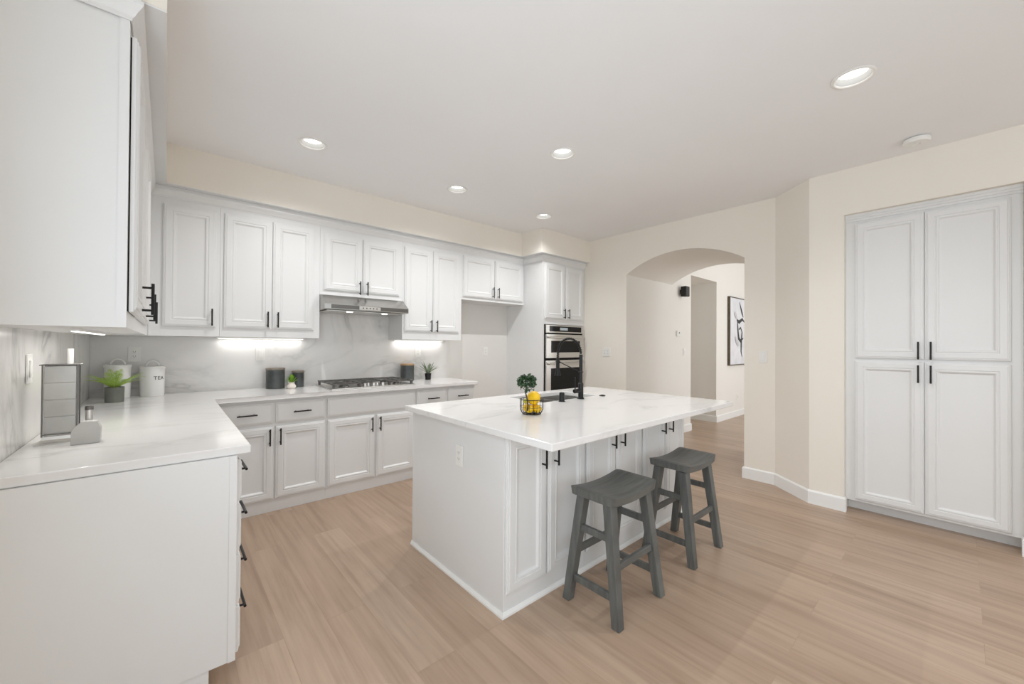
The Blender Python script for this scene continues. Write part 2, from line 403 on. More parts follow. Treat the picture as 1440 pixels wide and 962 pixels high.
# ------------------------------------------------------------------ cabinet parts
def front_panel(w, h, t=0.02, deep=True):
    """door or drawer front, lower left back corner at origin, facing -y"""
    if deep:
        prof = [(0, 0.010), (0.002, 0.0125), (0.0065, 0.0125), (0.008, 0.0165), (0.014, 0.0165), (0.016, t), (0.047, t), (0.049, 0.0165), (0.0545, 0.0165), (0.057, 0.0195), (0.064, 0.0185), (0.073, 0.0090), (0.079, 0.0082)]
    else:
        prof = [(0, 0.010), (0.004, 0.0125), (0.010, 0.0145), (0.0125, 0.018), (0.022, t), (0.0225, t)]
    L = [[(0, 0, 0), (w, 0, 0), (w, 0, h), (0, 0, h)]]
    for i, d in prof: L.append([(i, -d, i), (w-i, -d, i), (w-i, -d, h-i), (i, -d, h-i)])
    return MB().loops(L)
def pull(parent, x, z, length=0.128, vertical=True, stand=0.032, y=-0.02, r=0.0055):
    m = MB(); a = length/2; p = a-0.018
    if vertical:
        m.cyl((0, -stand, -a), (0, -stand, a), r, 12)
        for s in (-p, p): m.cyl((0, 0, s), (0, -stand, s), r*0.85, 10)
    else:
        m.cyl((-a, -stand, 0), (a, -stand, 0), r, 12)
        for s in (-p, p): m.cyl((s, 0, 0), (s, -stand, 0), r*0.85, 10)
    return m.build('handle', 'black_metal', parent, (x, y+0.0, z), smooth='auto')
def door(cab, x0, x1, z0, z1, hx=None, hz=None, hl=0.128, y=-0.001):
    d = front_panel(x1-x0, z1-z0).build('door', 'cabinet_paint', cab, (x0, y, z0))
    if hx is not None: pull(d, hx-x0, hz-z0, hl)
    return d
def drawer(cab, x0, x1, z0, z1, handle=True, hl=0.135, y=-0.001):
    d = front_panel(x1-x0, z1-z0, deep=False).build('drawer', 'cabinet_paint', cab, (x0, y, z0))
    if handle: pull(d, (x1-x0)/2, (z1-z0)/2, hl, False)
    return d
def carcass(cab, w, d, z0, z1, toe=None, y0=0.0):
    m = MB().box(0.0006, w-0.0006, y0, d, z0, z1)
    if toe: m.box(0.0006, w-0.0006, y0+toe, d, 0.0, z0)
    return m.build('carcass', 'cabinet_paint', cab)

# ---- upper cabinets, back wall (front of box at y=-0.336)
UD = 0.334; UY = -0.336
ZB, ZT = 1.362, 2.443
def upper(x0, x1, zb, label, doors, hz0=1.508):
    c = thing('upper_cabinet', label, 'cabinet', (x0, UY, 0), 0)
    carcass(c, x1-x0, UD, zb, ZT)
    for (a, b, za, zt, hx) in doors:
        door(c, a-x0, b-x0, za, zt, hx-x0, hz0)
    return c
upper(0.3262, 0.735, ZB, 'single-door white upper cabinet nearest the room corner above the white canisters', [(0.400, 0.710, 1.432, 2.322, 0.685)])
upper(0.735, 1.457, ZB, 'two-door white upper cabinet between the single-door corner one and the range hood', [(0.758, 1.084, 1.432, 2.326, 1.051), (1.088, 1.405, 1.432, 2.326, 1.124)])
upper(1.457, 2.250, 1.757, 'short two-door white upper cabinet directly over the range hood', [(1.488, 1.832, 1.800, 2.312, 1.803), (1.842, 2.212, 1.800, 2.312, 1.873)], 1.84)
upper(2.250, 2.976, ZB, 'tall two-door white upper cabinet right of the range hood, above the spiky plant', [(2.268, 2.594, 1.445, 2.326, 2.566), (2.604, 2.935, 1.445, 2.326, 2.638)])
upper(2.976, 3.955, 1.835, 'short wide two-door white cabinet above the empty fridge space', [(2.995, 3.452, 1.868, 2.346, 3.418), (3.464, 3.925, 1.868, 2.346, 3.500)], 1.947)
# ---- upper cabinets, left wall, front faces +X at x=0.332
def upper_left(y0, y1, label, hy, gap=0.002):
    c = thing('upper_cabinet', label, 'cabinet', (0.3255, y0, 0), PI/2)
    m = MB().box(0.0006, y1-y0-0.0006, 0, 0.324, ZB, ZT)
    m.build('carcass', 'cabinet_paint', c)
    door(c, 0.022, y1-y0-0.012, 1.415, 2.330, hy-y0, 1.490, y=-gap)
    return c
u1 = upper_left(-2.34, -1.90, 'near end white upper cabinet with flat side panel on the left wall', -1.95, 0.004)
MB().box(0.024, 0.426, -0.0038, -0.0002, 1.417, 2.328).build('door_gap_shade', 'shade_and_housing_black', u1)  # dark strip standing in for the shade inside the door gap
MB().box(-0.0035, 0.0, 0.0, 0.024, ZB, ZT).build('side_stile', 'cabinet_paint', u1)
upper_left(-1.90, -1.42, 'middle one of the three white upper cabinets on the left wall', -1.47)
upper_left(-1.42, -0.90, 'farthest one of the three white upper cabinets on the left wall', -0.96)
struct(MB().box(0.0006, 0.3255, -0.9, -0.0006, ZB, ZT).build('trim_1', 'cabinet_paint'))
# crown and light rail
def crown(name, runs):
    """runs: polyline of cabinet faces (x,y), profile grows to the left of the walk"""
    prof = [(0.0004, 2.365), (0.004, 2.365), (0.004, 2.372), (0.010, 2.378), (0.018, 2.392), (0.028, 2.406), (0.032, 2.412), (0.032, 2.424), (0.026, 2.428), (0.026, 2.443), (0.0004, 2.443)]
    P = [Vector((p[0], p[1], 0)) for p in runs]; lps = []
    for i, p in enumerate(P):
        ns = []
        if i > 0: d = (p-P[i-1]).normalized(); ns.append(Vector((-d.y, d.x, 0)))
        if i < len(P)-1: d = (P[i+1]-p).normalized(); ns.append(Vector((-d.y, d.x, 0)))
        nn = sum(ns, Vector()).normalized(); o = nn/max(nn.dot(ns[0]), 0.3)
        lps.append([p+o*a+Vector((0, 0, z)) for a, z in prof])
    m = MB(); m.loops(lps)
    return struct(m.build(name, 'cabinet_paint'))
crown('trim_2', [(XA-0.001, -0.68), (3.955, -0.68), (3.955, UY), (0.3265, UY), (0.3265, -2.3435), (0.001, -2.3435)])

# ---- tall oven cabinet
TX0, TX1, TYF = 3.957, 4.781, -0.680
t = thing('oven_cabinet', 'tall white cabinet housing the double wall oven beside the arch wall', 'cabinet', (TX0, TYF, 0), 0)
w = TX1-TX0
m = MB()
m.box(0, w, 0, 0.678, 1.578, ZT); m.box(0, 0.030, 0, 0.678, 0.0, 1.578); m.box(w-0.034, w, 0, 0.678, 0, 1.578)
m.box(0.030, w-0.034, 0.05, 0.678, 0, 0.10); m.box(0.030, w-0.034, 0, 0.678, 0.10, 0.40); m.box(0.03, w-0.034, 0.655, 0.678, 0.40, 1.578)
m.build('carcass', 'cabinet_paint', t)
door(t, 0.032, 4.366-TX0, 1.648, 2.345, 4.335-TX0, 1.722)
door(t, 4.386-TX0, 4.738-TX0, 1.648, 2.345, 4.418-TX0, 1.722)
drawer(t, 0.032, w-0.036, 0.12, 0.385)
# ---- double wall oven
ov = thing('wall_oven', 'stainless double wall oven with black glass windows behind the black faucet', 'oven', (TX0+0.032, TYF, 0), 0)
ow = w-0.068
MB().box(0, ow, -0.001, 0.60, 0.402, 1.574).build('housing', 'shade_and_housing_black', ov)
cp = MB().box(0.014, ow-0.004, -0.024, -0.0015, 1.470, 1.570, 0.002).build('control_panel', 'brushed_steel', ov)
MB().box(0.075, ow-0.055, -0.0265, -0.0242, 1.487, 1.556).build('display', 'black_glass', cp)
m = MB()
m.box(0.27, 0.42, -0.0272, -0.0266, 1.505, 1.540)
m.build('readout', 'display_text', cp)
def oven_door(z0, z1, wz0, wz1, hz):
    d = MB(); x0, x1, wx0, wx1 = 0.014, ow-0.004, 0.098, ow-0.085
    d.box(x0, wx0, -0.030, -0.0015, z0, z1); d.box(wx1, x1, -0.030, -0.0015, z0, z1)
    d.box(wx0, wx1, -0.030, -0.0015, z0, wz0); d.box(wx0, wx1, -0.030, -0.0015, wz1, z1)
    d = d.build('oven_door', 'brushed_steel', ov)
    MB().box(wx0, wx1, -0.026, -0.003, wz0, wz1).build('window', 'black_glass', d)
    m = MB(); m.cyl((0.045, -0.068, hz), (ow-0.04, -0.068, hz), 0.011, 14)
    for x in (0.075, ow-0.07): m.cyl((x, -0.030, hz), (x, -0.068, hz), 0.009, 10)
    m.build('handle', 'steel', d, smooth='auto')
oven_door(1.150, 1.450, 1.218, 1.368, 1.412)
oven_door(0.470, 1.118, 0.600, 1.018, 1.076)

# ---- base cabinets, back wall (front of box at y=-0.588, doors to -0.61)
BY = -0.590; BD = 0.586
def base_cab(x0, x1, label, fronts):
    c = thing('base_cabinet', label, 'cabinet', (x0, BY, 0), 0)
    carcass(c, x1-x0, BD, 0.088, CB-0.001, toe=0.008)
    for f in fronts:
        if f[0] == 'd': door(c, f[1]-x0, f[2]-x0, f[3], f[4], f[5]-x0, 0.588)
        else: drawer(c, f[1]-x0, f[2]-x0, f[3], f[4], f[0] == 'w', f[5] if len(f) > 5 else 0.128)
    return c
base_cab(0.66, 1.447, 'white base cabinet in the corner under the dark canisters, two drawers over two doors',
    [('w', 0.710, 1.056, 0.690, 0.852), ('w', 1.075, 1.437, 0.690, 0.852), ('d', 0.710, 1.060, 0.104, 0.668, 1.031), ('d', 1.074, 1.437, 0.104, 0.668, 1.103)])
base_cab(1.447, 2.277, 'white base cabinet under the gas cooktop with a plain false drawer front',
    [('p', 1.456, 2.268, 0.690, 0.852), ('d', 1.458, 1.862, 0.104, 0.668, 1.830), ('d', 1.880, 2.268, 0.104, 0.668, 1.905)])
base_cab(2.277, 2.985, 'white base cabinet at the run end beside the fridge space, partly behind the island',
    [('w', 2.285, 2.624, 0.690, 0.852), ('w', 2.642, 2.975, 0.690, 0.852), ('d', 2.285, 2.624, 0.104, 0.668, 2.594), ('d', 2.642, 2.975, 0.104, 0.668, 2.672)])
# ---- base cabinets, left run, front faces +X at x=0.635
def base_left(y0, y1, label, kind):
    c = thing('base_cabinet', label, 'cabinet', (0.634, y0, 0), PI/2)
    L = y1-y0
    m = MB().box(0.0006, L-0.0006, 0, 0.632, 0.10, CB-0.001)
    m.box(0.006 if kind == 'drawers' else 0.0006, L-0.0006, 0.080, 0.632, 0.0, 0.10)
    m.build('carcass', 'cabinet_paint', c)
    if kind == 'drawers':
        MB().box(-0.003, 0.0002, 0.0, 0.024, 0.10, CB-0.001).build('side_stile', 'cabinet_paint', c)
        for a, b in ((0.695, 0.858), (0.502, 0.680), (0.296, 0.488), (0.108, 0.282)):
            drawer(c, 0.03, L-0.02, a, b, True, 0.16)
    else:
        k = L/2
        for i in (0, 1):
            drawer(c, 0.012+i*k, k-0.006+i*k, 0.690, 0.858)
            door(c, 0.012+i*k, k-0.006+i*k, 0.108, 0.668, (k-0.035 if i == 0 else k+0.035), 0.588)
    return c
base_left(-2.298, -1.80, 'white drawer base cabinet with plain side panel at the near end of the left run', 'drawers')
base_left(-1.80, -0.66, 'white base cabinet of doors along the left wall behind the drawer stack', 'doors')
struct(MB().box(0.001, 0.659, -0.659, -0.001, 0.0, CB-0.001).build('trim_3', 'cabinet_paint'))

# ---- worktops
def slab(name, outline, z0, z1, label, bev=0.004):
    m = MB(); m.prism([(x, y, z0) for x, y in outline], (0, 0, z1-z0))
    bmesh.ops.bevel(m.bm, geom=[e for e in m.bm.edges], offset=bev, segments=2, profile=0.5, affect='EDGES')
    return tag(m.build(name, 'quartz_top', smooth=False), label, 'countertop')
slab('worktop', [(0.014, -2.286), (0.680, -2.286), (0.680, -0.651), (2.992, -0.651), (2.992, -0.014), (0.014, -0.014)], CB, CT,
     'L-shaped white veined quartz worktop along the left and back walls')
# backsplash
bs = MB(); bs.box(0.0005, 0.013, -2.30, -0.0005, CT-0.03, ZB)
tag(bs.build('backsplash', 'quartz_splash'), 'white marbled stone backsplash slab on the left wall', 'backsplash')
bs = MB(); bs.box(0.0135, 2.985, -0.013, -0.0005, CT-0.03, ZB-0.001); bs.box(1.4575, 2.2495, -0.013, -0.0005, ZB-0.001, 1.755)
tag(bs.build('backsplash', 'quartz_splash'), 'long white marbled stone backsplash with grey veins on the back wall', 'backsplash')

# ---- island
IX0, IX1, IY0, IY1 = 1.652, 3.505, -1.752, -2.680
shoe = 0.012
def island_cab(x0, x1, label, splits, first=False, last=False):
    c = thing('island_cabinet', label, 'cabinet', (x0, IY1, 0), 0)
    L = x1-x0; D = IY0-IY1
    m = MB(); z1 = CB-0.001
    zl = z1 if first or x0 < 2.3 else 0.68; zr = z1 if last or x1 < 2.3 else 0.68
    m.box(0.0005, 0.018, 0, D, 0.0, zl); m.box(L-0.018, L-0.0005, 0, D, 0, zr)
    m.box(0.018, L-0.018, D-0.018, D, 0, z1); m.box(0.018, L-0.018, 0, 0.018, 0, z1); m.box(0.018, L-0.018, 0.018, D-0.018, 0.08, 0.10)
    m.build('carcass', 'cabinet_paint', c)
    for a, b, hx in splits: door(c, a-x0, b-x0, 0.108, 0.866, hx-x0, 0.738, 0.118)
    s = MB(); q = [(0, 0), (0, 0.026), (0.004, 0.028), (shoe, 0.010), (shoe, 0)]
    def strip(p0, p1, nrm, e0, e1):
        p0, p1, nrm = Vector(p0), Vector(p1), Vector(nrm); d = (p1-p0).normalized(); lp = []
        for p, e in ((p0, -e0), (p1, e1)): lp.append([p+nrm*(a+0.0004)+d*(e*a)+Vector((0, 0, z)) for a, z in q])
        s.loops(lp)
    strip((0, 0, 0), (L, 0, 0), (0, -1, 0), 1 if first else 0, 1 if last else 0)
    if first: strip((0, D, 0), (0, 0, 0), (-1, 0, 0), 0, 1)
    if last: strip((L, 0, 0), (L, D, 0), (1, 0, 0), 1, 0)
    s.build('shoe_moulding', 'trim_paint', c)
    return c
island_cab(IX0, 2.266, 'island cabinet with plain white end panel and two doors behind the nearer stool',
    [(1.662, 1.938, 1.897), (1.948, 2.258, 1.990)], True)
island_cab(2.266, 2.882, 'middle two-door white island cabinet between the stools', [(2.275, 2.562, 2.517), (2.572, 2.874, 2.613)])
island_cab(2.882, IX1, 'far two-door white island cabinet behind the farther stool', [(2.892, 3.188, 3.135), (3.198, 3.492, 3.243)], False, True)
# island top with sink cut-out
SX0, SX1, SY0, SY1 = 2.40, 3.02, -2.215, -1.845
def top_with_hole():
    m = MB(); bm = m.bm
    xs = [1.597, SX0, SX1, 3.514]; ys = [-3.047, SY0, SY1, -1.746]; V = {}
    for k, z in enumerate((CB, CT)):
        for i, x in enumerate(xs):
            for j, y in enumerate(ys): V[i, j, k] = bm.verts.new((x, y, z))
    for i in range(3):
        for j in range(3):
            if (i, j) == (1, 1): continue
            for k in (0, 1): bm.faces.new([V[a, b, k] for a, b in ((i, j), (i+1, j), (i+1, j+1), (i, j+1))])
    for i in range(3):
        for j in (0, 3): bm.faces.new((V[i, j, 0], V[i+1, j, 0], V[i+1, j, 1], V[i, j, 1])); bm.faces.new((V[j, i, 0], V[j, i+1, 0], V[j, i+1, 1], V[j, i, 1]))
    for a, b in (((1, 1), (2, 1)), ((2, 1), (2, 2)), ((2, 2), (1, 2)), ((1, 2), (1, 1))): bm.faces.new((V[(*a, 0)], V[(*b, 0)], V[(*b, 1)], V[(*a, 1)]))
    bmesh.ops.recalc_face_normals(bm, faces=bm.faces[:])
    es = [e for e in bm.edges if len(e.link_faces) == 2 and e.calc_face_angle() > 0.5]
    bmesh.ops.bevel(bm, geom=es, offset=0.004, segments=2, profile=0.5, affect='EDGES')
    return m
tag(top_with_hole().build('island_worktop', 'quartz_top'), 'white veined quartz island top with overhang above the two stools', 'countertop')
# sink
sk = thing('sink', 'undermount stainless steel sink set into the island top', 'sink', (SX0, SY0, 0))
m = MB(); sw, sd = SX1-SX0, SY1-SY0; zb, zt = 0.70, CB-0.0012; tk = 0.004
def bowl(m, x0, x1, y0, y1):
    m.box(x0, x1, y0, y0+tk, zb, zt); m.box(x0, x1, y1-tk, y1, zb, zt); m.box(x0, x0+tk, y0+tk, y1-tk, zb, zt); m.box(x1-tk, x1, y0+tk, y1-tk, zb, zt); m.box(x0+tk, x1-tk, y0+tk, y1-tk, zb, zb+tk)
# the carcass divider at x=2.882 stays clear: the bowls end before it
m = MB(); bowl(m, -0.006, 0.300, -0.006, sd+0.006); m.build('bowl', 'brushed_steel', sk)
m = MB(); bowl(m, 0.314, sw+0.006, -0.006, sd+0.006); m.build('bowl', 'brushed_steel', sk)
m = MB(); m.box(0.3005, 0.3135, -0.006, sd+0.006, zt-0.03, zt-0.004, 0.002); m.build('divider', 'steel', sk)
m = MB(); m.lathe([(0.0, zb+tk+0.001), (0.04, zb+tk+0.001), (0.042, zb+tk+0.004), (0.03, zb+tk+0.003), (0.0, zb+tk+0.002)], (0.18, sd/2, 0), 24); m.build('drain', 'steel', sk)
# faucet
fx, fy = 2.752, -2.262
fc = thing('faucet', 'matte black spring pull-down kitchen faucet standing by the island sink', 'faucet', (fx, fy, CT))
m = MB(); m.lathe([(0, 0.0002), (0.026, 0.0002), (0.026, 0.006), (0.021, 0.010), (0.0195, 0.012), (0.0195, 0.115), (0.013, 0.122), (0.0125, 0.33), (0.0, 0.33)], n=24); m.build('body', 'black_metal', fc, smooth='auto')
m = MB(); m.cyl((0, 0, 0.062), (-0.070, 0, 0.062), 0.0165, 20); m.cyl((-0.07, 0, 0.062), (-0.078, 0, 0.062), 0.0165, 20, 0.012)
hd = m.build('valve', 'black_metal', fc, smooth='auto')
MB().cyl((-0.064, 0, 0.078), (-0.070, -0.004, 0.165), 0.004, 10).build('lever', 'black_metal', hd, smooth='auto')
path = []
A = 0.115
for k in range(25):
    th = PI*k/24; path.append(Vector((0, A-A*math.cos(th), 0.335+0.115*math.sin(th))))
path += [Vector((0, 2*A, 0.335-0.012*i)) for i in range(1, 5)]
m = MB(); m.tube(path, 0.0065, 10); hose = m.build('hose', 'black_metal', fc, smooth=True)
# spring coil around the hose
coil = []; seg = 26*14
def along(u):
    i = min(int(u*(len(path)-1)), len(path)-2); f = u*(len(path)-1)-i
    return path[i].lerp(path[i+1], f), (path[i+1]-path[i]).normalized()
for k in range(seg+1):
    p, d = along(k/seg*0.9999); a = Vector((1, 0, 0)); b = d.cross(a); t_ = 2*PI*26*k/seg
    coil.append(p+(a*math.cos(t_)+b*math.sin(t_))*0.0105)
m = MB(); m.tube(coil, 0.0019, 5); m.build('spring', 'black_metal', fc, smooth=True)
m = MB(); m.lathe([(0, 0.292), (0.012, 0.292), (0.014, 0.285), (0.0145, 0.215), (0.019, 0.185), (0.024, 0.166), (0.024, 0.158), (0, 0.158)], (0, 2*A, 0), 20); m.build('spray_head', 'black_metal', fc, smooth='auto')
m = MB(); m.cyl((0, 0.008, 0.20), (0, 2*A-0.012, 0.268), 0.004, 10); m.ring((0, 2*A, 0.27), 0.0165, 0.003, 20, 6); m.ring((0, 0, 0.20), 0.015, 0.004, 20, 6); m.build('support_arm', 'black_metal', fc, smooth=True)
m = MB(); m.lathe([(0, 0.0003), (0.024, 0.0003), (0.024, 0.004), (0.019, 0.006), (0.0185, 0.058), (0.016, 0.064), (0, 0.064)], n=24)
tag(m.build('air_gap', 'black_metal', None, (2.535, -2.268, CT), smooth='auto'), 'short black air gap cylinder left of the faucet by the sink', 'air gap')
m = MB(); m.lathe([(0, 0.0003), (0.024, 0.0003), (0.024, 0.005), (0.021, 0.007), (0.011, 0.007), (0.010, 0.010), (0, 0.010)], n=24)
tag(m.build('disposal_button', 'black_metal', None, (3.02, -2.262, CT), smooth='auto'), 'flat round black disposal button right of the faucet', 'button')

# ---- pantry
pn = thing('pantry_cabinet', 'tall white four-door pantry cabinet recessed into the right wall', 'cabinet', (4.572, PY0-0.001, 0), -PI/2)
L = PY0-PY1-0.002
m = MB(); m.box(0, L, 0, 0.55, 0.088, PZ-0.001); m.box(0, L, 0.10, 0.55, 0.0, 0.088)
m.build('carcass', 'cabinet_paint', pn)
m = MB(); m.box(0.0, L, -0.010, -0.0002, 2.318, PZ-0.001); m.box(0.0, L, -0.018, -0.010, 2.335, PZ-0.001); m.box(0, L, -0.026, -0.018, 2.352, PZ-0.001); m.build('top_moulding', 'cabinet_paint', pn)
o0 = PY0-0.001
for a, b, hx in ((-3.573, -3.955, -3.927), (-3.960, -4.349, -3.990)):
    door(pn, o0-a, o0-b, 0.107, 1.205, o0-hx, 1.120, 0.128, y=-0.0012)
    door(pn, o0-a, o0-b, 1.226, 2.300, o0-hx, 1.290, 0.128, y=-0.0012)

# ---- range hood
hd = thing('range_hood', 'slim stainless range hood with slanted front over the cooktop', 'range hood', (1.459, 0, 0))
hwid = 0.789
m = MB()
prof = [(-0.014, 1.615), (-0.014, 1.755), (-0.355, 1.755), (-0.480, 1.665), (-0.480, 1.622), (-0.470, 1.618)]
m.prism([(0, y, z) for y, z in prof], (hwid, 0, 0)); m.build('canopy', 'hood_steel', hd)
MB().box(0.055, hwid-0.004, -0.4812, -0.4802, 1.627, 1.662).build('front_band', 'dark_steel', hd)
m = MB(); m.box(0.03, hwid-0.03, -0.45, -0.05, 1.609, 1.6135); m.build('filter_panel', 'steel', hd)
m = MB(); m.box(0.30, 0.50, -0.4840, -0.4814, 1.628, 1.660); cpn = m.build('control_panel', 'steel', hd)
m = MB()
for i in range(5): MB().cyl((0.335+i*0.032, -0.484, 1.644), (0.335+i*0.032, -0.487, 1.644), 0.006, 12).build('button', 'slot_dark', cpn)
for x in (0.24, 0.575):
    MB().cyl((x, -0.40, 1.608), (x, -0.40, 1.604), 0.028, 24).build('lamp', 'strip_disc', hd)

# ---- cooktop
ck = thing('gas_cooktop', 'stainless gas cooktop with dark cast iron grates set on the back worktop', 'cooktop', (1.497, -0.578, CT))
cw, cd = 0.780, 0.485
MB().box(0, cw, 0, cd, 0.0004, 0.010, 0.003).build('tray', 'steel', ck)
def grate(x0, x1, y0, y1):
    m = MB(); z0, z1 = 0.040, 0.050; b = 0.011
    for y in (y0, y1-b): m.box(x0, x1, y, y+b, z0, z1)
    for x in (x0, x1-b): m.box(x, x+b, y0+b, y1-b, z0, z1)
    xm = (x0+x1)/2
    m.box(xm-b/2, xm+b/2, y0+b, y1-b, z0+0.001, z1-0.001)
    for y in [y0+(y1-y0)*k/4 for k in (1, 2, 3)]: m.box(x0+b, xm-b/2, y-b/2, y+b/2, z0+0.001, z1-0.001); m.box(xm+b/2, x1-b, y-b/2, y+b/2, z0+0.001, z1-0.001)
    for x in (x0+0.004, x1-0.022):
        for y in (y0+0.004, y1-0.022): m.box(x, x+0.018, y, y+0.018, 0.0102, z0)
    m.build('grate', 'cast_iron', ck)
grate(0.012, 0.264, 0.02, cd-0.012); grate(0.268, 0.512, 0.14, cd-0.012); grate(0.516, 0.768, 0.02, cd-0.012)
for x, y, r in ((0.138, 0.12, 0.036), (0.138, 0.34, 0.030), (0.390, 0.30, 0.045), (0.642, 0.12, 0.030), (0.642, 0.34, 0.036)):
    m = MB(); m.lathe([(0, 0.0102), (r+0.012, 0.0102), (r+0.008, 0.018), (r, 0.020), (r, 0.027), (r-0.006, 0.030), (0, 0.030)], (x, y, 0), 24); m.build('burner', 'dark_steel', ck, smooth='auto')
for i in range(5):
    m = MB(); m.lathe([(0, 0.0102), (0.021, 0.0102), (0.021, 0.014), (0.017, 0.016), (0.0155, 0.036), (0.013, 0.038), (0, 0.038)], (0.31+i*0.0425 - 0.003, 0.065+0.03*(i % 2), 0), 20); m.build('knob', 'steel', ck, smooth='auto')

# ---- recessed ceiling lights
def can_light(x, y, label):
    c = thing('recessed_light', label, 'ceiling light', (x, y, H), 0, 'recessed ceiling lights')
    m = MB(); m.lathe([(0.094, -0.0008), (0.094, -0.004), (0.088, -0.007), (0.080, -0.007), (0.0745, -0.002), (0.0745, 0.0), (0.081, -0.0008), (0.094, -0.0008)], n=40)
    m.build('trim_ring', 'white_plastic', c, smooth='auto')
    m = MB(); m.lathe([(0.0740, 0.0005), (0.0705, 0.008), (0.070, 0.011), (0.067, 0.018), (0.0665, 0.021), (0.063, 0.030), (0.065, 0.031), (0.0765, 0.0015), (0.0740, 0.0005)], n=40)
    m.build('baffle', 'baffle_grey', c, smooth='auto')
    MB().cyl((0, 0, 0.0315), (0, 0, 0.0355), 0.0640, 32).build('lens', 'lamp_disc', c)
    d = bpy.data.lights.new('recessed_lamp', 'SPOT'); d.energy = CAN_POWER; d.spot_size = math.radians(150); d.spot_blend = 0.9; d.shadow_soft_size = 0.0; d.color = (0.975, 0.985, 1.0)
    lo = bpy.data.objects.new('recessed_lamp', d); COL.objects.link(lo); lo.parent = c; lo.location = (0, 0, -0.009)
labs = ['lit recessed ceiling light nearest the left wall, above the upper cabinet run', 'lit recessed ceiling light in front of the range hood, second along the cabinet row',
        'lit recessed ceiling light farthest along the cabinet row, near the oven cabinet', 'lit recessed ceiling light directly above the kitchen island',
        'large lit recessed ceiling light near the smoke detector and pantry']
for i, (x, y) in enumerate(lights_xy):
    can_light(x, y, labs[i] if i < 5 else ['recessed ceiling light behind the viewer by the side window', 'recessed ceiling light behind the viewer near the glass door'][i-5])
m = MB(); m.lathe([(0, -0.001), (0.052, -0.001), (0.052, -0.006), (0.068, -0.007), (0.070, -0.022), (0.062, -0.034), (0.02, -0.036), (0.018, -0.030), (0.012, -0.030), (0.010, -0.037), (0, -0.037)], n=40)
tag(m.build('smoke_detector', 'white_plastic', None, (4.255, -3.935, H), smooth='auto'), 'round white smoke detector on the ceiling above the pantry', 'smoke detector')

# ---- under-cabinet light strips
def strip(x, y, rot, L, label, p=STRIP_POWER):
    c = thing('under_cabinet_light', label, 'light', (x, y, ZB), rot)
    MB().box(-L/2, L/2, -0.012, 0.012, -0.0095, -0.0008).build('housing', 'white_plastic', c)
    MB().box(-L/2+0.01, L/2-0.01, -0.009, 0.009, -0.0115, -0.0097).build('diffuser', 'strip_disc', c)
    d = bpy.data.lights.new('strip_lamp', 'AREA'); d.shape = 'RECTANGLE'; d.size = L-0.04; d.size_y = 0.02; d.energy = p; d.color = (1, 0.985, 0.96)
    o = bpy.data.objects.new('strip_lamp', d); COL.objects.link(o); o.parent = c; o.location = (0, 0, -0.013)
strip(1.07, -0.055, 0, 0.66, 'slim lit strip under the two-door cabinet left of the hood')
strip(2.60, -0.055, 0, 0.62, 'slim lit strip under the tall cabinet right of the hood')
strip(0.175, -1.60, PI/2, 0.85, 'slim lit strip under the left wall cabinets', 1.3)

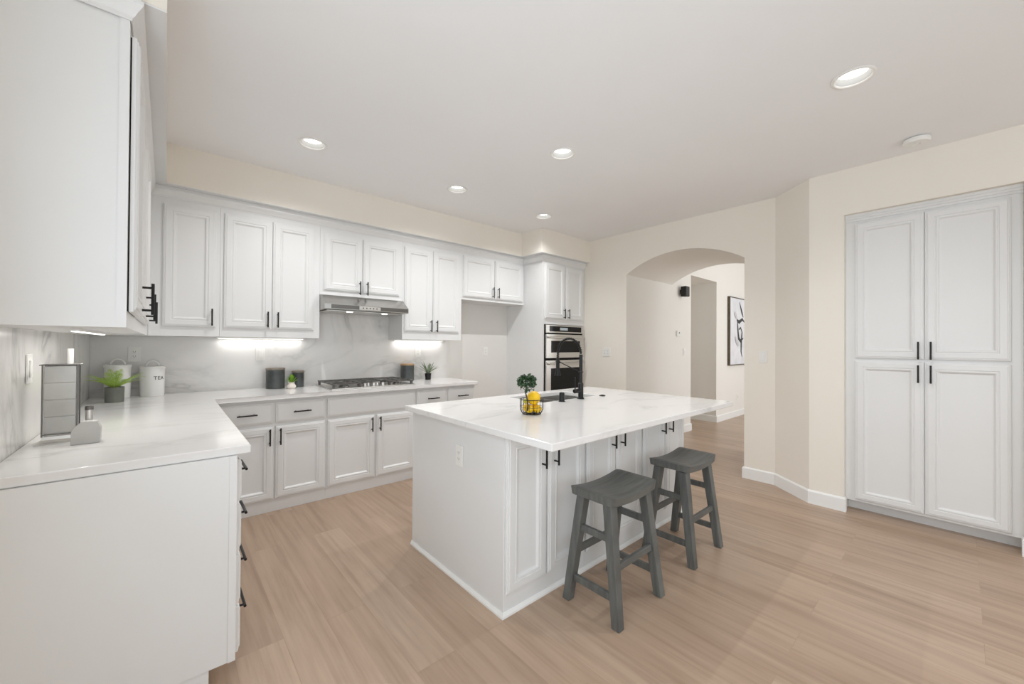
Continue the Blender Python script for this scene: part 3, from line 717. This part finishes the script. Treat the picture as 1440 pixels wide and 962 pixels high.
# ---- stools
def make_stool(label):
    s = thing('bar_stool', label, 'stool', (0, 0, 0), 0, 'saddle stools at the island')
    # saddle seat: curved along x, solid
    nx, ny = 20, 10; hx, hy = 0.212, 0.128; rad = 0.022
    def prof_z(x): return 0.580+0.022*(abs(x)/hx)**2.0
    m = MB(); bm = m.bm; top = {}; bot = {}
    for i in range(nx+1):
        for j in range(ny+1):
            u, v = -1+2*i/nx, -1+2*j/ny
            x, y = hx*u, hy*v
            # round the plan corners
            cx_, cy_ = abs(x)-(hx-rad), abs(y)-(hy-rad)
            if cx_ > 0 and cy_ > 0:
                mlen = max(cx_, cy_); L_ = math.hypot(cx_, cy_)
                k = mlen/L_
                x = math.copysign(hx-rad+cx_*k, x); y = math.copysign(hy-rad+cy_*k, y)
            e = max(abs(u), abs(v)); ease = 0.006*max(0, (e-0.86)/0.14)**2
            top[i, j] = bm.verts.new((x, y, prof_z(x)-ease)); bot[i, j] = bm.verts.new((x*0.975, y*0.965, 0.538+0.018*(abs(x)/hx)**2))
    for i in range(nx):
        for j in range(ny):
            bm.faces.new((top[i, j], top[i+1, j], top[i+1, j+1], top[i, j+1])); bm.faces.new((bot[i, j], bot[i, j+1], bot[i+1, j+1], bot[i+1, j]))
    for i in range(nx):
        for j in (0, ny): bm.faces.new((top[i, j], top[i+1, j], bot[i+1, j], bot[i, j]))
    for j in range(ny):
        for i in (0, nx): bm.faces.new((top[i, j], top[i, j+1], bot[i, j+1], bot[i, j]))
    m.build('seat', 'stool_grey', s, smooth='auto')
    tx, ty, bx, by, lt = 0.156, 0.080, 0.190, 0.150, 0.024
    def legc(sx, sy, z):
        f = 1-z/0.545
        return Vector((sx*(tx+(bx-tx)*f), sy*(ty+(by-ty)*f), z))
    for sx in (-1, 1):
        for sy in (-1, 1):
            a, b = legc(sx, sy, 0), legc(sx, sy, 0.5465)
            P = [a+Vector((dx*lt*0.9, dy*lt*0.9, 0)) for dx, dy in ((-1, -1), (1, -1), (1, 1), (-1, 1))]+[b+Vector((dx*lt*1.1, dy*lt, 0.0)) for dx, dy in ((-1, -1), (1, -1), (1, 1), (-1, 1))]
            m = MB(); m.hexa(P); bmesh.ops.bevel(m.bm, geom=m.bm.edges[:], offset=0.0025, segments=1, affect='EDGES')
            m.build('leg', 'stool_grey', s)
    def rail(p, q, hh=0.017, tt=0.010):
        d = (q-p).normalized(); n = Vector((-d.y, d.x, 0)).normalized(); p = p+d*lt*0.8; q = q-d*lt*0.8
        P = []
        for z in (-hh, hh): P += [p-n*tt+Vector((0, 0, z)), q-n*tt+Vector((0, 0, z)), q+n*tt+Vector((0, 0, z)), p+n*tt+Vector((0, 0, z))]
        m = MB(); m.hexa(P); bmesh.ops.bevel(m.bm, geom=m.bm.edges[:], offset=0.002, segments=1, affect='EDGES')
        m.build('rail', 'stool_grey', s)
    for sx in (-1, 1):
        for z in (0.125, 0.385): rail(legc(sx, -1, z), legc(sx, 1, z))
    for sy in (-1, 1): rail(legc(-1, sy, 0.255), legc(1, sy, 0.255))
    return s
st = make_stool('dark grey wooden saddle stool nearer the viewer, in front of the island')
st.location = (2.197, -2.935, 0)
s2 = copy_tree(st); s2.location = (2.968, -2.935, 0)
s2['label'] = 'dark grey wooden saddle stool farther along the island, nearer the arch'

# ---- electrical plates
def plate(name, loc, rotz, label, kind='outlet', gang=1):
    c = thing(name, label, name.replace('_', ' '), loc, rotz); wd = 0.070+0.046*(gang-1); h = 0.115
    MB().box(-wd/2, wd/2, -0.0065, -0.0006, -h/2, h/2, 0.0015).build('cover_plate', 'white_plastic', c)
    for g in range(gang):
        gx = (g-(gang-1)/2)*0.046
        if kind == 'switch':
            MB().box(gx-0.0165, gx+0.0165, -0.0105, -0.0067, -0.033, 0.033, 0.001).build('rocker', 'white_plastic', c)
        else:
            MB().box(gx-0.0165, gx+0.0165, -0.0085, -0.0067, -0.033, 0.033, 0.0006).build('socket', 'white_plastic', c)
            m = MB()
            for z in (-0.019, 0.014):
                m.box(gx-0.0075, gx-0.0055, -0.0089, -0.0086, z, z+0.009); m.box(gx+0.0055, gx+0.0075, -0.0089, -0.0086, z, z+0.009); m.cyl((gx, -0.0086, z-0.004), (gx, -0.0089, z-0.004), 0.0022, 8)
            m.build('slots', 'slot_dark', c)
    return c
plate('outlet', (0.245, -0.0135, 1.225), 0, 'white outlet on the back splash above the white canisters')
plate('light_switch', (1.055, -0.0135, 1.216), 0, 'white switch plate on the splash above the two dark canisters', 'switch', 1)
plate('outlet', (2.60, -0.0135, 1.222), 0, 'white outlet on the splash behind the spiky plant')
plate('outlet', (3.58, -0.0040, 1.227), 0, 'white outlet on the bare wall of the fridge space')
plate('light_switch', (0.0135, -1.70, 1.206), PI/2, 'white switch plate on the left wall splash beside the metal holder', 'switch', 1)
plate('outlet', (XA-0.0003, -1.054, 1.226), -PI/2, 'double white outlet plate on the wall between oven and arch', 'outlet', 2)
plate('light_switch', (XA-0.0003, -2.864, 1.211), -PI/2, 'white rocker switch plate on the wall right of the arch', 'switch', 1)
plate('outlet', (IX0-0.0003, -2.305, 0.700), -PI/2, 'white outlet on the plain end panel of the island')
plate('light_switch', (6.352, YL-0.0003, 1.222), 0, 'white switch plate on the hall wall below the thermostat', 'switch', 1)
plate('outlet', (8.523, YL-0.0003, 0.36), 0, 'white outlet low on the hall wall below the framed picture')
th = thing('thermostat', 'small white thermostat on the hall wall seen through the arch', 'thermostat', (6.145, YL-0.0006, 1.498))
MB().box(-0.05, 0.05, -0.022, -0.0006, -0.045, 0.045, 0.004).build('body', 'white_plastic', th)
MB().box(-0.004, 0.022, -0.0232, -0.0222, 0.0, 0.018).build('display', 'slot_dark', th)
sp = thing('wall_speaker', 'small black speaker mounted high on the hall wall behind the arch', 'speaker', (6.235, YL-0.0006, 2.124))
MB().box(-0.058, 0.058, -0.11, -0.03, -0.075, 0.075, 0.006).build('enclosure', 'black_metal', sp)
m = MB(); m.box(-0.05, 0.05, -0.113, -0.1105, -0.065, 0.065); m.build('grille', 'slot_dark', sp)
m = MB(); m.box(-0.02, 0.02, -0.0295, -0.0006, -0.03, 0.03); m.build('bracket', 'black_metal', sp)

# ---- framed picture in the hall
pc = thing('framed_picture', 'abstract black and white canvas in a bronze frame on the hall wall', 'picture', (8.035, YL-0.001, 0.965))
pw_, ph_, fd = 0.98, 1.25, 0.045
m = MB(); b = 0.016
m.box(0, b, -fd, 0, 0, ph_); m.box(pw_-b, pw_, -fd, 0, 0, ph_); m.box(b, pw_-b, -fd, 0, 0, b); m.box(b, pw_-b, -fd, 0, ph_-b, ph_)
m.build('frame', 'frame_bronze', pc)
cv = MB().box(b, pw_-b, -fd+0.008, -0.002, b, ph_-b).build('canvas', 'canvas_white', pc)
def stroke(pts, ws, name='brush_stroke', mt='stroke_black', dz=0):
    m = MB(); L_ = []; R_ = []
    for i, ((x, z), w_) in enumerate(zip(pts, ws)):
        p = Vector(pts[max(i-1, 0)]); q = Vector(pts[min(i+1, len(pts)-1)]); d = (q-p).normalized(); n = Vector((-d.y, d.x))*w_*1.5
        L_.append((x+n.x, z+n.y)); R_.append((x-n.x, z-n.y))
    y = -fd+0.0077-dz
    for i in range(len(pts)-1):
        m.hexa([(L_[i][0], y, L_[i][1]), (L_[i+1][0], y, L_[i+1][1]), (R_[i+1][0], y, R_[i+1][1]), (R_[i][0], y, R_[i][1]),
                (L_[i][0], y-0.001, L_[i][1]), (L_[i+1][0], y-0.001, L_[i+1][1]), (R_[i+1][0], y-0.001, R_[i+1][1]), (R_[i][0], y-0.001, R_[i][1])])
    m.build(name, mt, cv)
stroke([(0.34, 0.84), (0.45, 0.80), (0.62, 0.86), (0.75, 0.80)], [0.012, 0.024, 0.018, 0.006])
stroke([(0.37, 0.84), (0.39, 0.66), (0.43, 0.50), (0.52, 0.45), (0.66, 0.50)], [0.010, 0.020, 0.026, 0.022, 0.008], dz=0.0012)
stroke([(0.47, 1.18), (0.53, 1.08), (0.60, 0.98), (0.66, 0.90)], [0.003, 0.014, 0.020, 0.006], dz=0.0024)
stroke([(0.60, 0.62), (0.56, 0.42), (0.55, 0.25), (0.60, 0.15)], [0.012, 0.022, 0.014, 0.004], dz=0.0036)
stroke([(0.44, 0.66), (0.52, 0.70), (0.60, 0.62)], [0.008, 0.012, 0.006], dz=0.0048)
stroke([(0.22, 0.96), (0.28, 0.92), (0.33, 0.86)], [0.02, 0.03, 0.01], mt='stroke_pale', dz=0.006)
stroke([(0.26, 0.52), (0.32, 0.44), (0.38, 0.40), (0.44, 0.36)], [0.014, 0.026, 0.03, 0.01], mt='stroke_pale', dz=0.0072)

# ---- worktop items
def canister_white(x, y, r, h, label, text=None, a0=0):
    c = thing('canister', label, 'canister', (x, y, CT))
    m = MB(); m.lathe([(0, 0.0005), (r*0.93, 0.0005), (r*0.95, 0.004), (r, h), (0, h)], n=40); bd = m.build('body', 'enamel_white', c, smooth='auto')
    m = MB(); m.lathe([(0, h+0.0004), (r+0.004, h+0.0004), (r+0.004, h+0.012), (r-0.002, h+0.018), (0, h+0.020)], n=40); ld = m.build('lid', 'enamel_white', c, smooth='auto')
    m = MB(); pts = [(-0.036*math.cos(PI*k/12)*1.0, 0, h+0.017+0.040*math.sin(PI*k/12)) for k in range(13)]
    m.tube(pts, 0.0068, 8); m.build('lid_handle', 'enamel_white', ld, smooth=True)
    if text:
        for i, ch_ in enumerate(text):
            ang = math.radians(a0+i*17.5)          # measured from -Y towards +X
            cu = bpy.data.curves.new('letter', 'FONT'); cu.body = ch_; cu.size = 0.036; cu.align_x = 'CENTER'; cu.align_y = 'CENTER'; cu.extrude = 0.0005
            to = bpy.data.objects.new('letter', cu); COL.objects.link(to)
            me = bpy.data.meshes.new_from_object(to); bpy.data.objects.remove(to)
            me.materials.clear(); me.materials.append(MATS['letter_black'])
            lo = bpy.data.objects.new('letter', me); COL.objects.link(lo); lo.parent = bd
            rr = r*0.988+0.0008
            lo.location = (rr*math.sin(ang), -rr*math.cos(ang), h*0.66); lo.rotation_euler = (PI/2, 0, ang)
    return c
canister_white(0.350, -0.135, 0.072, 0.205, 'white enamel canister lettered TEA with a looped lid', 'TEA', 14)
canister_white(0.165, -0.148, 0.072, 0.222, 'plain white enamel canister behind the fern, with looped lid')
def frond(m, base, direc, L, rise, droop, wd, n=16):
    """arching stem with leaflets on both sides"""
    d = Vector(direc).normalized(); side = Vector((-d.y, d.x, 0)).normalized(); pts = []
    for i in range(n+1):
        t_ = i/n; pts.append(Vector(base)+d*(L*t_)+Vector((0, 0, rise*t_-droop*t_*t_)))
    m.tube(pts, [0.0016*(1-0.7*i/n) for i in range(n+1)], 5)
    for i in range(2, n+1):
        w_ = wd*math.sin(PI*min(1, (i/n)*0.9+0.12))**0.7; p = pts[i]; fw = (pts[i]-pts[i-1]).normalized()
        for s_ in (-1, 1):
            tip = p+side*s_*w_+fw*w_*0.45+Vector((0, 0, -0.15*w_)); a = p-fw*L/n*0.34; b_ = p+fw*L/n*0.34
            mid = (p+tip)/2+Vector((0, 0, 0.0018))
            v = [m.bm.verts.new(q) for q in (a, mid-fw*L/n*0.28, tip, mid+fw*L/n*0.28, b_)]
            m.bm.faces.new(v)
def pot(c, r, h, mt, taper=0.95):
    m = MB(); m.lathe([(0, 0.0005), (r*taper, 0.0005), (r, h), (r-0.004, h), (r-0.005, h-0.012), (0, h-0.012)], n=32); m.build('pot', mt, c, smooth='auto')
    m = MB(); m.lathe([(0, h-0.006), (r-0.0055, h-0.008), (r-0.0055, h-0.0118), (0, h-0.0118)], n=24); m.build('soil', 'soil', c)
fn = thing('potted_fern', 'bright green fern in a grey pot in front of a white canister', 'plant', (0.168, -0.40, CT))
pot(fn, 0.049, 0.100, 'pot_grey')
m = MB()
for k in range(21):
    a = 2*PI*k/21+random.uniform(-0.15, 0.15); L_ = random.uniform(0.12, 0.165); el = random.uniform(0.04, 0.13)
    frond(m, (0.01*math.cos(a), 0.01*math.sin(a), 0.094), (math.cos(a), math.sin(a), 0), L_, el+0.07, 0.075, 0.027, 22)
m.build('fronds', 'fern_green', fn)
# dark canisters, left pair, and the one right of the cooktop
def canister_dark(x, y, r, h, lid, label):
    c = thing('canister', label, 'canister', (x, y, CT))
    m = MB(); m.lathe([(0, 0.0005), (r-0.002, 0.0005), (r, 0.003), (r, h), (0, h)], n=36); m.build('body', 'canister_dark', c, smooth='auto')
    m = MB(); m.lathe([(0, h+0.0004), (r+0.002, h+0.0004), (r+0.003, h+0.008), (r+0.001, h+0.016), (0, h+0.016)], n=36); m.build('lid', lid, c, smooth='auto')
canister_dark(1.158, -0.110, 0.073, 0.165, 'grey_wood_lid', 'larger dark grey canister with a wooden lid beside the small white vase')
canister_dark(1.345, -0.085, 0.050, 0.132, 'grey_wood_lid', 'smaller dark canister with a grey lid right of the small white vase')
canister_dark(2.425, -0.110, 0.072, 0.168, 'light_wood', 'dark canister with a light wooden lid right of the cooktop')
sv = thing('potted_succulent', 'small bright green plant in a little white vase between dark canisters', 'plant', (1.262, -0.220, CT))
m = MB(); m.lathe([(0, 0.0005), (0.028, 0.0005), (0.037, 0.014), (0.036, 0.026), (0.024, 0.044), (0.022, 0.050), (0.029, 0.058), (0.026, 0.058), (0.019, 0.050), (0, 0.048)], n=32); m.build('vase', 'vase_white', sv, smooth='auto')
def blade(m, base, d, L, up, wd, droop=0.0, n=5):
    d = Vector(d).normalized(); s_ = Vector((-d.y, d.x, 0)).normalized(); rows = []
    for i in range(n+1):
        t_ = i/n; p = Vector(base)+d*(L*t_)+Vector((0, 0, up*t_-droop*t_*t_)); w_ = wd*(math.sin(PI*(0.15+0.85*t_))**0.8) if t_ < 1 else 0.0002
        rows.append([m.bm.verts.new(p+s_*w_+Vector((0, 0, w_*0.35))), m.bm.verts.new(p-Vector((0, 0, 0.0005))), m.bm.verts.new(p-s_*w_+Vector((0, 0, w_*0.35)))])
    for A_, B_ in zip(rows, rows[1:]):
        for k in (0, 1): m.bm.faces.new((A_[k], A_[k+1], B_[k+1], B_[k]))
m = MB()
for k in range(46):
    a = random.uniform(0, 2*PI); e = random.random(); blade(m, (0, 0, 0.050), (math.cos(a), math.sin(a), 0), 0.014+0.050*e, 0.082-0.055*e, 0.0055, 0.004)
m.build('leaves', 'leaf_green', sv)
al = thing('potted_succulent', 'spiky grey-green plant in a small black pot at the worktop end', 'plant', (2.655, -0.155, CT))
pot(al, 0.036, 0.072, 'black_metal', 0.85)
m = MB()
for k in range(16):
    a = 2*PI*k/16*2.6; e = random.uniform(0.2, 1.0); blade(m, (0.006*math.cos(a), 0.006*math.sin(a), 0.064), (math.cos(a), math.sin(a), 0), 0.035+0.110*e, 0.17-0.05*e, 0.0095, 0.065*e)
m.build('leaves', 'grey_leaf', al)

# fruit basket with lemons and a little bonsai
BX, BYY = 2.020, -2.492
bk = MB(); rb, rt, hb = 0.050, 0.068, 0.086
def brad(z): t_ = z/hb; return rb+(rt-rb)*math.sin(PI/2*min(1, t_*2.2))
for z, r_ in ((0.0034, 0.0022), (hb*0.5, 0.0012), (hb, 0.0024)): bk.ring((0, 0, z), brad(z), r_, 36, 6)
bk.ring((0, 0, 0.0034), 0.028, 0.0014, 24, 5)
for k in range(20):
    a = 2*PI*k/20; bk.tube([(brad(z)*math.cos(a), brad(z)*math.sin(a), z+0.0) for z in [0.0034+(hb-0.0034)*i/6 for i in range(7)]], 0.0013, 5)
for k in range(5):
    a = PI*k/5; bk.tube([(-rb*math.cos(a), -rb*math.sin(a), 0.003), (rb*math.cos(a), rb*math.sin(a), 0.003)], 0.0012, 5)
tag(bk.build('fruit_basket', 'black_metal', None, (BX, BYY, CT), smooth=True), 'round black wire basket of lemons on the island top', 'basket')
def lemon(x, y, z, r, L_, rz, tilt, label, mt='lemon_peel'):
    m = MB(); prof = []
    for i in range(17):
        t_ = -1+2*i/16; rr = r*math.sqrt(max(0, 1-t_*t_))**0.92
        zz = t_*L_*0.86
        if i in (0, 16): rr = 0; zz = math.copysign(L_, t_)
        elif i in (1, 15): rr = r*0.17; zz = math.copysign(L_*0.93, t_)
        prof.append((rr, zz))
    m.lathe(prof, n=24); o = m.build('lemon', mt, None, (x, y, z), smooth=True); o.rotation_euler = (tilt, 0, rz)
    return tag(o, label, 'lemon', 'lemons in the wire basket')
zb_ = CT+0.006
fv, rv = (0.66, 0.75), (0.75, -0.66)
def bpos(r_, f_): return BX+rv[0]*r_+fv[0]*f_, BYY+rv[1]*r_+fv[1]*f_
for (r_, f_, rz, lb) in ((0.035, -0.014, 0.5, 'yellow lemon low in the wire basket, right of the bonsai trunk'), (-0.015, -0.020, 1.6, 'yellow lemon low at the front of the wire basket, beside the bonsai trunk'),
                         (-0.029, 0.029, 2.2, 'yellow lemon low at the far left side of the wire basket'), (0.021, 0.035, -0.6, 'yellow lemon low at the far side of the wire basket, mostly hidden')):
    x, y = bpos(r_*0.94, f_*0.94); lemon(x, y, zb_+0.0255, 0.0236, 0.0255, rz, PI/2, lb)
x, y = bpos(0.011, 0.004); lemon(x, y, zb_+0.086, 0.040, 0.045, -0.70, PI/2*0.93, 'large yellow lemon on top of the pile in the wire basket')
x, y = bpos(-0.036, 0.008); lemon(x, y, zb_+0.066, 0.014, 0.017, 0.2, 0.5, 'small yellow-green lemon beside the large one in the wire basket', 'lime_peel')
bn = thing('bonsai', 'tiny dark green bonsai rising from the lemon basket', 'plant', (*bpos(-0.026, -0.050), zb_))
tr = [(0, 0, 0.02), (0.003, 0, 0.05), (0.001, 0, 0.075), (-0.006, 0.001, 0.098), (-0.014, 0.002, 0.122), (-0.010, 0.003, 0.146), (-0.006, 0.004, 0.17)]
m = MB(); m.tube(tr, [0.005, 0.005, 0.0048, 0.0044, 0.004, 0.0034, 0.0025], 8)
for p, q in (((-0.012, 0.002, 0.128), (-0.032, 0.004, 0.150)), ((-0.012, 0.002, 0.135), (0.022, 0.0, 0.158)), ((-0.012, 0.002, 0.124), (0.03, -0.004, 0.142))): m.tube([p, [(p[i]+q[i])/2+(0.004 if i == 2 else 0) for i in range(3)], q], 0.0018, 6)
m.build('trunk', 'bark', bn, smooth=True)
m = MB()
for k in range(460):
    th_, ph = random.uniform(0, 2*PI), math.acos(random.uniform(-0.75, 1)); r_ = random.uniform(0.55, 1.0)
    c_ = Vector((-0.004+0.062*r_*math.sin(ph)*math.cos(th_), 0.003+0.052*r_*math.sin(ph)*math.sin(th_), 0.182+0.046*r_*math.cos(ph)))
    if k < 22: c_ = Vector((random.uniform(-0.04, 0.045), random.uniform(-0.03, 0.03), random.uniform(0.132, 0.15)))
    n_ = Vector((random.uniform(-1, 1), random.uniform(-1, 1), random.uniform(0.1, 1.2))).normalized(); a = n_.orthogonal().normalized(); b_ = n_.cross(a); s_ = random.uniform(0.008, 0.0125)
    v = [m.bm.verts.new(c_+q) for q in (a*s_, a*s_*0.2+b_*s_*0.6+n_*0.001, -a*s_, a*s_*0.2-b_*s_*0.6+n_*0.001)]
    m.bm.faces.new(v)
m.build('foliage', 'dark_leaf', bn)

# ---- metal holder, grey block and chrome shaker on the left worktop
hl = thing('towel_holder', 'tall square metal holder with seamed grey panel standing by the left wall', 'holder', (0.112, -1.765, CT), 0.0)
hw_, hd_ = 0.046, 0.030
m = MB(); z0, z1 = 0.040, 0.305
nseg = 4; dz = (z1-z0)/nseg
for i in range(nseg):
    m.box(-hw_+0.003, hw_-0.003, -hd_+0.002, hd_-0.002, z0+i*dz+0.0008, z0+(i+1)*dz-0.0008, 0.0012)
m.box(-hw_+0.005, hw_-0.005, -hd_+0.004, hd_-0.004, z0, z1)
m.build('panel', 'holder_grey', hl)
m = MB()
for sx in (-1, 1):
    for sy in (-1, 1): m.box(sx*hw_-0.0022, sx*hw_+0.0022, sy*hd_-0.0022, sy*hd_+0.0022, 0.030, z1+0.002)
m.box(-hw_, hw_, -hd_-0.002, -hd_+0.0018, 0.036, 0.040)
m.build('corner_posts', 'dark_steel', hl)
m = MB(); m.box(-hw_-0.008, hw_+0.008, -hd_-0.006, hd_+0.006, z1+0.002, z1+0.006, 0.001); m.build('top_rim', 'dark_steel', hl)
m = MB()
def rect(a, b, z): return [(-a, -b, z), (a, -b, z), (a, b, z), (-a, b, z)]
m.loops([rect(hw_+0.020, hd_+0.014, 0.0006), rect(hw_+0.020, hd_+0.014, 0.004), rect(hw_+0.010, hd_+0.007, 0.009), rect(hw_+0.002, hd_+0.002, 0.018), rect(hw_, hd_, 0.030)])
m.build('base', 'steel', hl)
MB().cyl((0.022, 0.004, z1+0.006), (0.022, 0.004, 0.372), 0.009, 16).build('core_post', 'white_plastic', hl, smooth='auto')
bl = MB(); bl.prism([(0, 0, 0), (0.080, 0, 0), (0.082, 0, 0.058), (0.070, 0, 0.086), (0.030, 0, 0.088), (0.008, 0, 0.066), (0.001, 0, 0.050)], (0, 0.036, 0))
bmesh.ops.bevel(bl.bm, geom=bl.bm.edges[:], offset=0.0015, segments=1, affect='EDGES')
tag(bl.build('napkin_block', 'block_grey', None, (0.150, -1.872, CT+0.0004), rotz=0.0), 'small light grey house-shaped block in front of the metal holder', 'block')
shk = thing('shaker', 'small chrome cylinder standing behind the grey house-shaped block', 'shaker', (0.192, -1.800, CT))
m = MB(); m.lathe([(0, 0.0005), (0.011, 0.0005), (0.011, 0.125), (0, 0.125)], n=20); m.build('body', 'steel', shk, smooth='auto')
m = MB(); m.lathe([(0, 0.1254), (0.0125, 0.1254), (0.0125, 0.138), (0.010, 0.142), (0, 0.143)], n=20); m.build('cap', 'dark_steel', shk, smooth='auto')
